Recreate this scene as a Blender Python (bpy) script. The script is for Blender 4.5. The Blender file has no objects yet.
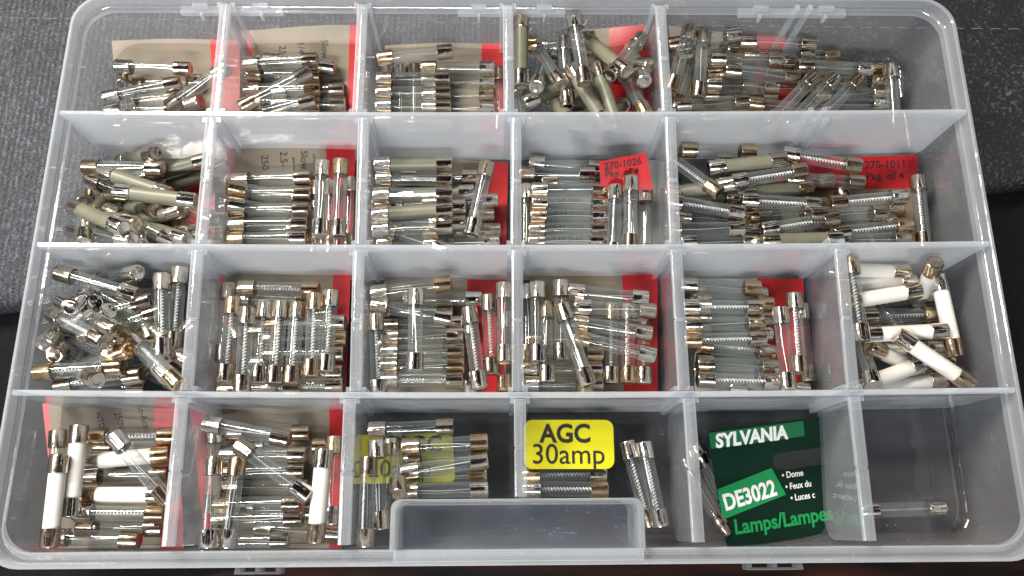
import bpy, bmesh, math, random
from mathutils import Vector, Matrix
random.seed(7)
S = 0.001                      # all lengths below are millimetres; meshes are scaled to metres
H = 39.0                       # depth of the tray: inner floor at z=0, rim at z=H
sc = bpy.context.scene
col = sc.collection

# ------------------------------------------------------------------ camera (fitted to the photograph)
CAM = Vector((-7.909, -97.879, 283.730 + H))
RX, RY, RZ, F = 0.280137, -0.016889, -0.007114, 828.3
cam_rot = Matrix.Rotation(RZ, 3, 'Z') @ Matrix.Rotation(RY, 3, 'Y') @ Matrix.Rotation(RX, 3, 'X')
cd = bpy.data.cameras.new('camera'); cam = bpy.data.objects.new('camera', cd); col.objects.link(cam)
cam.matrix_world = Matrix.Translation(CAM * S) @ cam_rot.to_4x4()
cd.sensor_width = 36; cd.lens = F * 36 / 1024; cd.clip_start = 0.01; cd.clip_end = 50
sc.camera = cam

def ray(u, v):
    return (cam_rot @ Vector(((u - 512) / F, (288 - v) / F, -1.0))).normalized()
def at(u, v, z):
    """point of height z (mm above the tray floor) that the photograph shows at pixel (u, v)"""
    d = ray(u, v)
    return CAM + d * ((z - CAM.z) / d.z)

# ------------------------------------------------------------------ helpers
def new_obj(name, me, mat=None, parent=None, loc=None):
    o = bpy.data.objects.new(name, me); col.objects.link(o)
    if mat is not None and me is not None and not me.materials:
        for m in (mat if isinstance(mat, (list, tuple)) else [mat]): me.materials.append(m)
    if parent is not None: o.parent = parent
    if loc is not None: o.location = loc
    return o
def tag(o, label=None, cat=None, group=None, kind=None):
    if label: o['label'] = label
    if cat: o['category'] = cat
    if group: o['group'] = group
    if kind: o['kind'] = kind
    return o
def mesh_of(name, bm, smooth=True, angle=40):
    bmesh.ops.recalc_face_normals(bm, faces=bm.faces[:])
    me = bpy.data.meshes.new(name)
    for v in bm.verts: v.co *= S
    for f in bm.faces: f.smooth = smooth
    bm.to_mesh(me); bm.free()
    if smooth: me.set_sharp_from_angle(angle=math.radians(angle))
    return me
def box(bm, x0, x1, y0, y1, z0, z1, mat=0):
    vs = [bm.verts.new((x, y, z)) for z in (z0, z1) for (x, y) in ((x0, y0), (x1, y0), (x1, y1), (x0, y1))]
    for f in ((0, 3, 2, 1), (4, 5, 6, 7), (0, 1, 5, 4), (1, 2, 6, 5), (2, 3, 7, 6), (3, 0, 4, 7)):
        bm.faces.new([vs[i] for i in f]).material_index = mat
def slab(bm, a, b, t, z0, z1, mat=0):
    """upright plate of thickness t between plan points a and b"""
    a = Vector((a[0], a[1], 0)); b = Vector((b[0], b[1], 0)); d = (b - a).normalized(); n = Vector((-d.y, d.x, 0)) * t / 2
    vs = [bm.verts.new((p.x, p.y, z)) for z in (z0, z1) for p in (a - n, b - n, b + n, a + n)]
    for f in ((0, 3, 2, 1), (4, 5, 6, 7), (0, 1, 5, 4), (1, 2, 6, 5), (2, 3, 7, 6), (3, 0, 4, 7)):
        bm.faces.new([vs[i] for i in f]).material_index = mat
def lathe(bm, prof, n=22, mat=0, closed=False):
    """surface of revolution about X; prof = [(x, r)]"""
    rings = []
    for x, r in prof:
        if r < 1e-4: rings.append([bm.verts.new((x, 0, 0))])
        else: rings.append([bm.verts.new((x, r * math.cos(2 * math.pi * k / n), r * math.sin(2 * math.pi * k / n))) for k in range(n)])
    pairs = list(zip(rings, rings[1:])) + ([(rings[-1], rings[0])] if closed else [])
    for A, B in pairs:
        for k in range(n):
            k2 = (k + 1) % n
            if len(A) == 1 and len(B) == 1: continue
            if len(A) == 1: f = [A[0], B[k], B[k2]]
            elif len(B) == 1: f = [A[k], B[0], A[k2]]
            else: f = [A[k], B[k], B[k2], A[k2]]
            bm.faces.new(f).material_index = mat
def tube(bm, pts, r, n=6):
    rings = []
    for i, p in enumerate(pts):
        p = Vector(p); t = (Vector(pts[min(i + 1, len(pts) - 1)]) - Vector(pts[max(i - 1, 0)])).normalized()
        a = t.orthogonal().normalized() if i == 0 else (prev - t * prev.dot(t)).normalized()
        prev = a; b = t.cross(a)
        rings.append([bm.verts.new(p + (a * math.cos(2 * math.pi * k / n) + b * math.sin(2 * math.pi * k / n)) * r) for k in range(n)])
    for A, B in zip(rings, rings[1:]):
        for k in range(n): bm.faces.new([A[k], A[(k + 1) % n], B[(k + 1) % n], B[k]])

# ------------------------------------------------------------------ materials
def mat_new(name):
    m = bpy.data.materials.new(name); m.use_nodes = True; nt = m.node_tree; nt.nodes.clear()
    out = nt.nodes.new('ShaderNodeOutputMaterial'); return m, nt, out
def N(nt, t, **kw):
    n = nt.nodes.new(t)
    for k, v in kw.items():
        if k.startswith('i_'): n.inputs[k[2:].replace('_', ' ')].default_value = v
        else: setattr(n, k, v)
    return n
def L(nt, a, b): nt.links.new(a, b)
def bump(nt, scale, strength, dist, coord='Object', detail=3, stretch=None):
    tc = N(nt, 'ShaderNodeTexCoord'); nz = N(nt, 'ShaderNodeTexNoise', i_Scale=scale, i_Detail=detail)
    if stretch:
        mp = N(nt, 'ShaderNodeMapping'); mp.inputs['Scale'].default_value = stretch
        L(nt, tc.outputs[coord], mp.inputs[0]); L(nt, mp.outputs[0], nz.inputs['Vector'])
    else: L(nt, tc.outputs[coord], nz.inputs['Vector'])
    b = N(nt, 'ShaderNodeBump', i_Strength=strength, i_Distance=dist); L(nt, nz.outputs[0], b.inputs['Height'])
    return b, nz, tc

def plastic(name, a_face, a_edge, tint=(0.87, 0.915, 0.965), rough=0.09, scuff=0.16):
    """milky translucent polypropylene: part of the light passes straight on, part is scattered in the sheet"""
    m, nt, out = mat_new(name)
    b, nz, tc = bump(nt, 70, 0.25, 0.0012)
    nz2 = N(nt, 'ShaderNodeTexNoise', i_Scale=38, i_Detail=6, i_Roughness=.65); L(nt, tc.outputs['Object'], nz2.inputs['Vector'])
    # scratches and rubbed spots: thin stretched noise, clipped high
    def scr(rot, sc_):
        mp = N(nt, 'ShaderNodeMapping'); mp.inputs['Scale'].default_value = sc_; mp.inputs['Rotation'].default_value = rot
        L(nt, tc.outputs['Object'], mp.inputs[0]); n = N(nt, 'ShaderNodeTexNoise', i_Scale=1.0, i_Detail=2); L(nt, mp.outputs[0], n.inputs['Vector'])
        r = N(nt, 'ShaderNodeMapRange'); r.inputs['From Min'].default_value = .68; r.inputs['From Max'].default_value = .80; L(nt, n.outputs[0], r.inputs[0]); return r
    sa, sb_ = scr((.4, .3, .7), (90, 1500, 900)), scr((.2, -.5, -1.0), (1300, 80, 800))
    vo = N(nt, 'ShaderNodeTexVoronoi', i_Scale=260); L(nt, tc.outputs['Object'], vo.inputs['Vector'])
    vr = N(nt, 'ShaderNodeMapRange'); vr.inputs['From Min'].default_value = .12; vr.inputs['From Max'].default_value = .05; L(nt, vo.outputs['Distance'], vr.inputs[0])
    sm = N(nt, 'ShaderNodeMath', operation='MAXIMUM'); L(nt, sa.outputs[0], sm.inputs[0]); L(nt, sb_.outputs[0], sm.inputs[1])
    sm2 = N(nt, 'ShaderNodeMath', operation='MAXIMUM'); L(nt, sm.outputs[0], sm2.inputs[0]); L(nt, vr.outputs[0], sm2.inputs[1])
    gate = N(nt, 'ShaderNodeMapRange'); gate.inputs['From Min'].default_value = .45; gate.inputs['From Max'].default_value = .65; L(nt, nz2.outputs[0], gate.inputs[0])
    sg = N(nt, 'ShaderNodeMath', operation='MULTIPLY'); L(nt, sm2.outputs[0], sg.inputs[0]); L(nt, gate.outputs[0], sg.inputs[1])
    lw = N(nt, 'ShaderNodeLayerWeight', i_Blend=0.5)
    mr = N(nt, 'ShaderNodeMapRange'); mr.inputs['To Min'].default_value = a_face; mr.inputs['To Max'].default_value = a_edge
    L(nt, lw.outputs['Facing'], mr.inputs['Value'])
    ad = N(nt, 'ShaderNodeMath', operation='MULTIPLY_ADD')
    L(nt, nz2.outputs[0], ad.inputs[0]); ad.inputs[1].default_value = scuff
    s2 = N(nt, 'ShaderNodeMath', operation='SUBTRACT'); L(nt, mr.outputs[0], s2.inputs[0]); s2.inputs[1].default_value = scuff / 2
    L(nt, s2.outputs[0], ad.inputs[2])
    a3 = N(nt, 'ShaderNodeMath', operation='MULTIPLY_ADD'); a3.use_clamp = True; L(nt, sg.outputs[0], a3.inputs[0]); a3.inputs[1].default_value = .35; L(nt, ad.outputs[0], a3.inputs[2])
    df = N(nt, 'ShaderNodeBsdfDiffuse', i_Color=(*tint, 1)); tl = N(nt, 'ShaderNodeBsdfTranslucent', i_Color=(*tint, 1))
    mx = N(nt, 'ShaderNodeMixShader', i_Fac=0.5); L(nt, df.outputs[0], mx.inputs[1]); L(nt, tl.outputs[0], mx.inputs[2])
    tr = N(nt, 'ShaderNodeBsdfTransparent', i_Color=(0.985, 0.988, 0.992, 1))
    m2 = N(nt, 'ShaderNodeMixShader'); L(nt, a3.outputs[0], m2.inputs[0]); L(nt, tr.outputs[0], m2.inputs[1]); L(nt, mx.outputs[0], m2.inputs[2])
    gl = N(nt, 'ShaderNodeBsdfGlossy', i_Roughness=rough); L(nt, b.outputs[0], gl.inputs['Normal'])
    fr = N(nt, 'ShaderNodeFresnel', i_IOR=1.52); L(nt, b.outputs[0], fr.inputs['Normal'])
    ge = N(nt, 'ShaderNodeNewGeometry'); sb = N(nt, 'ShaderNodeMath', operation='MULTIPLY_ADD'); sb.inputs[1].default_value = -1.35; sb.inputs[2].default_value = 1.35
    L(nt, ge.outputs['Backfacing'], sb.inputs[0])
    mu = N(nt, 'ShaderNodeMath', operation='MULTIPLY'); mu.use_clamp = True; L(nt, fr.outputs[0], mu.inputs[0]); L(nt, sb.outputs[0], mu.inputs[1])
    m3 = N(nt, 'ShaderNodeMixShader'); L(nt, mu.outputs[0], m3.inputs[0]); L(nt, m2.outputs[0], m3.inputs[1]); L(nt, gl.outputs[0], m3.inputs[2])
    L(nt, m3.outputs[0], out.inputs[0]); return m
M_WALL = plastic('milky_plastic_wall', 0.22, 0.86)
M_DIV = plastic('milky_plastic_divider', 0.06, 0.27)
M_RIM = plastic('milky_plastic_rim', 0.20, 0.50)
M_EDGE = plastic('milky_highlight_edge', 0.34, 0.72)  # denser milky edges, with bright highlight lines put into their whiteness
M_SHELL = plastic('milky_plastic_shell', 0.05, 0.24, scuff=.10)
M_FLOOR = plastic('milky_plastic_floor', 0.055, 0.20, rough=0.07, scuff=.05)
M_POCKET = plastic('milky_plastic_pocket', 0.06, 0.2, tint=(.70, .82, 1.0))

def metal(name):
    m, nt, out = mat_new(name)
    b, nz, tc = bump(nt, 300, 0.28, 0.0006, detail=2)
    oi = N(nt, 'ShaderNodeObjectInfo')
    cr = N(nt, 'ShaderNodeValToRGB'); e = cr.color_ramp.elements
    e[0].position = 0; e[0].color = (0.84, 0.80, 0.74, 1); e[1].position = 1; e[1].color = (0.72, 0.53, 0.32, 1)
    x = e.new(0.45); x.color = (0.74, 0.66, 0.55, 1); x = e.new(.75); x.color = (.50, .43, .35, 1)
    L(nt, oi.outputs['Random'], cr.inputs[0])
    ao = N(nt, 'ShaderNodeVectorMath', operation='MULTIPLY_ADD')      # every fuse wears its own stains
    cx = N(nt, 'ShaderNodeCombineXYZ'); L(nt, oi.outputs['Random'], cx.inputs[0]); L(nt, oi.outputs['Random'], cx.inputs[1])
    L(nt, cx.outputs[0], ao.inputs[0]); ao.inputs[1].default_value = (3, 5, 0); L(nt, tc.outputs['Object'], ao.inputs[2])
    st = N(nt, 'ShaderNodeTexNoise', i_Scale=240, i_Detail=5, i_Roughness=.7); L(nt, ao.outputs[0], st.inputs['Vector'])
    sr = N(nt, 'ShaderNodeMapRange'); sr.inputs['From Min'].default_value = .54; sr.inputs['From Max'].default_value = .80; L(nt, st.outputs[0], sr.inputs[0])
    mc = N(nt, 'ShaderNodeMix', data_type='RGBA'); mc.inputs[7].default_value = (.25, .19, .14, 1)
    L(nt, sr.outputs[0], mc.inputs[0]); L(nt, cr.outputs[0], mc.inputs[6])
    pb = N(nt, 'ShaderNodeBsdfPrincipled'); pb.inputs['Metallic'].default_value = 1; L(nt, mc.outputs[2], pb.inputs['Base Color'])
    mr = N(nt, 'ShaderNodeMapRange'); mr.inputs['To Min'].default_value = 0.03; mr.inputs['To Max'].default_value = 0.34
    L(nt, st.outputs[0], mr.inputs[0])
    ra = N(nt, 'ShaderNodeMath', operation='MULTIPLY_ADD'); L(nt, oi.outputs['Random'], ra.inputs[0]); ra.inputs[1].default_value = .10; L(nt, mr.outputs[0], ra.inputs[2])
    rs = N(nt, 'ShaderNodeMath', operation='SUBTRACT'); L(nt, ra.outputs[0], rs.inputs[0]); rs.inputs[1].default_value = .08
    L(nt, rs.outputs[0], pb.inputs['Roughness']); L(nt, b.outputs[0], pb.inputs['Normal'])
    L(nt, pb.outputs[0], out.inputs[0]); return m
M_FROST = plastic('smoky_lamp_glass', .16, .5, tint=(.42, .42, .41), rough=.05)
M_CAP = metal('nickel_cap')

def thin_glass(name, centre=(0.975, 0.985, 0.98), edge=(0.70, 0.74, 0.74)):
    m, nt, out = mat_new(name)
    lw = N(nt, 'ShaderNodeLayerWeight', i_Blend=0.30)
    mc = N(nt, 'ShaderNodeMix', data_type='RGBA'); mc.inputs[6].default_value = (*centre, 1); mc.inputs[7].default_value = (*edge, 1)
    L(nt, lw.outputs['Facing'], mc.inputs[0])
    tr = N(nt, 'ShaderNodeBsdfTransparent'); L(nt, mc.outputs[2], tr.inputs[0])
    gl = N(nt, 'ShaderNodeBsdfGlossy', i_Roughness=0.04)
    fr = N(nt, 'ShaderNodeFresnel', i_IOR=1.55)
    ge = N(nt, 'ShaderNodeNewGeometry'); sb = N(nt, 'ShaderNodeMath', operation='MULTIPLY_ADD'); L(nt, ge.outputs['Backfacing'], sb.inputs[0]); sb.inputs[1].default_value = -2.0; sb.inputs[2].default_value = 2.0
    ml = N(nt, 'ShaderNodeMath', operation='MULTIPLY'); ml.use_clamp = True; L(nt, fr.outputs[0], ml.inputs[0]); L(nt, sb.outputs[0], ml.inputs[1])
    dd = N(nt, 'ShaderNodeBsdfDiffuse', i_Color=(.80, .86, .88, 1)); dt = N(nt, 'ShaderNodeBsdfTranslucent', i_Color=(.80, .86, .88, 1)); dm = N(nt, 'ShaderNodeMixShader')
    L(nt, dd.outputs[0], dm.inputs[1]); L(nt, dt.outputs[0], dm.inputs[2])
    dz = N(nt, 'ShaderNodeMapRange'); dz.inputs['To Min'].default_value = .05; dz.inputs['To Max'].default_value = .30; L(nt, lw.outputs['Facing'], dz.inputs['Value'])
    m0 = N(nt, 'ShaderNodeMixShader'); L(nt, dz.outputs[0], m0.inputs[0]); L(nt, tr.outputs[0], m0.inputs[1]); L(nt, dm.outputs[0], m0.inputs[2])
    ms = N(nt, 'ShaderNodeMixShader'); L(nt, ml.outputs[0], ms.inputs[0]); L(nt, m0.outputs[0], ms.inputs[1]); L(nt, gl.outputs[0], ms.inputs[2])
    L(nt, ms.outputs[0], out.inputs[0]); return m
M_GLASS = thin_glass('fuse_glass')

def simple(name, color, rough=0.5, metallic=0.0, var=0.0, scale=200, bstr=0.0):
    m, nt, out = mat_new(name)
    pb = N(nt, 'ShaderNodeBsdfPrincipled'); pb.inputs['Roughness'].default_value = rough; pb.inputs['Metallic'].default_value = metallic
    b, nz, tc = bump(nt, scale, max(bstr, 0.001), 0.0005)
    cr = N(nt, 'ShaderNodeValToRGB'); e = cr.color_ramp.elements
    e[0].position = 0.3; e[1].position = 0.7
    e[0].color = (*[c * (1 - var) for c in color], 1); e[1].color = (*[min(1, c * (1 + var)) for c in color], 1)
    L(nt, nz.outputs[0], cr.inputs[0]); L(nt, cr.outputs[0], pb.inputs['Base Color'])
    if bstr: L(nt, b.outputs[0], pb.inputs['Normal'])
    L(nt, pb.outputs[0], out.inputs[0]); return m
M_WIRE = simple('fuse_wire_metal', (0.92, 0.91, 0.88), 0.3, 0.8)
M_SPRING = simple('fuse_spring_metal', (0.95, 0.95, 0.93), 0.3, 0.35)
M_CERAMIC = simple('white_ceramic', (0.72, 0.70, 0.65), 0.35, 0, 0.04, 120, 0.1)
M_OLIVE = simple('olive_grey_fibre', (0.165, 0.162, 0.115), 0.4, 0, 0.12, 150, 0.15)
M_PAPER = simple('beige_card', (0.235, 0.19, 0.135), 0.55, 0, 0.14, 45, 0.6)
M_PALE = simple('pale_card', (0.38, 0.38, 0.35), 0.6, 0, 0.05, 60, 0.2)
M_RED = simple('red_print', (0.50, 0.014, 0.018), 0.35, 0, 0.15, 45, 0.5)
M_BLACKP = simple('black_print', (0.02, 0.018, 0.016), 0.4)
M_INK = simple('black_ink', (0.015, 0.015, 0.015), 0.5)
M_YELLOW = simple('yellow_sticker', (0.62, 0.57, 0.012), 0.4, 0, 0.03, 40)
M_GCARD = simple('dark_green_card', (0.003, 0.018, 0.010), 0.25, 0, 0.2, 30)
M_GSTRIPE = simple('green_print', (0.008, 0.13, 0.045), 0.25, 0, 0.1, 30)
M_GBRIGHT = simple('bright_green_print', (0.008, 0.24, 0.075), 0.25, 0, 0.05, 30)
M_GTEXT = simple('green_text_ink', (0.008, 0.26, 0.07), 0.3)
M_WTEXT = simple('white_ink', (0.82, 0.82, 0.80), 0.5)

# ------------------------------------------------------------------ fuse kit (one mesh per part, shared by every copy)
FL, CAPL, R = 31.6, 6.5, 3.2
def cap_mesh():
    bm = bmesh.new(); h = FL / 2
    lathe(bm, [(h - 0.25, 0), (h - 0.22, 1.7), (h, 2.2), (h, 2.62), (h - 0.18, 3.02), (h - 0.6, R), (h - CAPL + 0.35, R), (h - CAPL + 0.1, R + 0.06), (h - CAPL, R - 0.02), (h - CAPL, 2.85), (h - 1.2, 2.8), (h - 1.2, 0)], 26)
    return mesh_of('end_cap', bm)
def tube_mesh():
    bm = bmesh.new(); h = FL / 2 - 1.4
    lathe(bm, [(-h, 2.72), (h, 2.72)], 28); return mesh_of('glass_tube', bm)
def body_mesh(r=2.85):
    bm = bmesh.new(); h = FL / 2 - CAPL + 1.2
    lathe(bm, [(-h, 0), (-h, r), (h, r), (h, 0)], 26); return mesh_of('ceramic_body', bm)
def wire_mesh(kind):
    bm = bmesh.new(); h = FL / 2 - CAPL + 0.8
    if kind == 'g': tube(bm, [(-h + 2 * h * t / 8, 0.28 * math.sin(t * 0.5), -0.6 + 1.1 * t / 8) for t in range(9)], 0.13)
    elif kind == 's':
        n = 130; turns = 17
        tube(bm, [(-h + 2 * h * i / n, 0.52 * math.cos(2 * math.pi * turns * i / n), 0.52 * math.sin(2 * math.pi * turns * i / n)) for i in range(n + 1)], 0.27, 5)
    elif kind == 'f':     # flat link
        pts = [(-h, .45), (-2.5, .45), (-1, .18), (1, .18), (2.5, .45), (h, .45)]
        for i in range(len(pts) - 1):
            (x0, w0), (x1, w1) = pts[i], pts[i + 1]
            vs = [bm.verts.new(c) for c in ((x0, -w0, 0), (x1, -w1, 0), (x1, w1, 0), (x0, w0, 0), (x0, -w0, .15), (x1, -w1, .15), (x1, w1, .15), (x0, w0, .15))]
            for f in ((0, 3, 2, 1), (4, 5, 6, 7), (0, 1, 5, 4), (2, 3, 7, 6)): bm.faces.new([vs[k] for k in f])
    return mesh_of('fuse_element', bm)
ME = dict(cap=cap_mesh(), tube=tube_mesh(), body=body_mesh(), g=wire_mesh('g'), s=wire_mesh('s'), f=wire_mesh('f'), obody=None)
ME['obody'] = ME['body'].copy(); ME['obody'].materials.append(M_OLIVE); ME['body'].materials.append(M_CERAMIC)
ME['cap'].materials.append(M_CAP); ME['tube'].materials.append(M_GLASS); ME['g'].materials.append(M_WIRE); ME['s'].materials.append(M_SPRING); ME['f'].materials.append(M_WIRE)

ORD = 'first second third fourth fifth sixth seventh eighth ninth tenth eleventh twelfth thirteenth fourteenth fifteenth sixteenth seventeenth eighteenth nineteenth twentieth'.split()
ORD += ['twenty-' + o for o in ORD[:9]]
WORD = {1: 'one', 2: 'two', 3: 'three', 4: 'four', 5: 'five', 6: 'six'}
KINDNAME = {'g': 'plain-wire glass fuse', 's': 'coiled-wire glass fuse', 'f': 'flat-link glass fuse', 'c': 'white ceramic fuse', 'k': 'olive-grey ceramic fuse'}
FUSES = []
PRINTED = []
def solve(u1, v1, u2, v2, z1, up=None):
    A = at(u1, v1, z1); d = ray(u2, v2); w = CAM - A
    flat = at(u2, v2, z1) - A
    if up is None and flat.length > FL * .84:      # lies nearly level
        dr = flat.normalized(); dr.z = random.uniform(-.05, .05); C = at((u1 + u2) / 2, (v1 + v2) / 2, z1); return C, dr.normalized()
    b = 2 * d.dot(w); c = w.dot(w) - FL * FL; disc = b * b - 4 * c
    if disc <= 0: B = CAM + d * (-b / 2)
    else:
        cand = [CAM + d * ((-b + s * math.sqrt(disc)) / 2) for s in (-1, 1)]
        if up is None:
            cand.sort(key=lambda p: abs(p.z - z1))
            cand = [p for p in cand if p.z >= 3.3] or cand
            B = cand[0]
        else: B = max(cand, key=lambda p: p.z) if up else min(cand, key=lambda p: p.z)
    dr = B - A
    lim = 11 if up is None else 30
    if abs(dr.z) > lim: dr.z = math.copysign(lim, dr.z)
    if A.z + dr.z < 3.3: dr.z = 3.3 - A.z
    hz = math.hypot(dr.x, dr.y); need = math.sqrt(max(1, FL * FL - dr.z * dr.z))
    dr.x *= need / hz; dr.y *= need / hz
    # keep the middle where the photograph shows it
    mid2 = at((u1 + u2) / 2, (v1 + v2) / 2, A.z + dr.z / 2)
    C = A + dr / 2
    C.x = mid2.x; C.y = mid2.y
    return C, dr.normalized()
def fuse(cell, k, u1, v1, u2, v2, z=9.0, up=None):
    best = None
    for dz in (0, 1.5, -1.5, 3, -3, 5, -5, 7, 9, 12):
        zz = z + dz
        if not 3.3 <= zz <= 31 and dz: continue
        C, d = solve(u1, v1, u2, v2, zz, up); h = FL / 2
        cost = max(0, viol(cell, C - d * h, d).length + viol(cell, C + d * h, d).length - 1.2) + abs(dz) * .35
        if best is None or cost < best[0]: best = (cost, C, d)
    C, d = settle(cell, best[1].copy(), best[2].copy())
    root = bpy.data.objects.new('ceramic_fuse' if k in 'ck' else 'glass_fuse', None); col.objects.link(root)
    root.empty_display_size = 0.005
    xa = d; ya = Vector((0, 0, 1)).cross(xa).normalized(); za = xa.cross(ya)
    Rm = Matrix((xa, ya, za)).transposed().to_4x4()
    roll = random.uniform(0, 6.28)
    printed = cell == (2, 4) and k == 'g' and 528 < u1 < 533
    if printed: roll = 0
    root.matrix_world = Matrix.Translation(C * S) @ Rm @ Matrix.Rotation(roll, 4, 'X')
    if k in 'ck':
        new_obj('ceramic_body', ME['body' if k == 'c' else 'obody'], parent=root)
    else:
        new_obj('glass_tube', ME['tube'], parent=root)
        new_obj('fuse_wire' if k != 's' else 'coiled_wire', ME[k], parent=root)
    new_obj('end_cap', ME['cap'], parent=root)
    c2 = new_obj('end_cap', ME['cap'], parent=root); c2.rotation_euler = (0, 0, math.pi)
    if printed: PRINTED.append(root)
    root.scale = (random.uniform(.975, 1.015), 1, 1)
    r, c = cell
    ang = abs(math.degrees(math.atan2(v2 - v1, u2 - u1))); ang = min(ang, 180 - ang)
    o = 'a' if ang < 14 else ('u' if ang > 70 else 's')
    FUSES.append((root, cell, k, o, (u1 + u2) / 2, (v1 + v2) / 2))
    root['category'] = 'fuse'
    root['group'] = ('ceramic' if k in 'ck' else 'glass') + ' fuses in tray row %s column %s' % (WORD[r], WORD[c])
    return root

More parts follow.
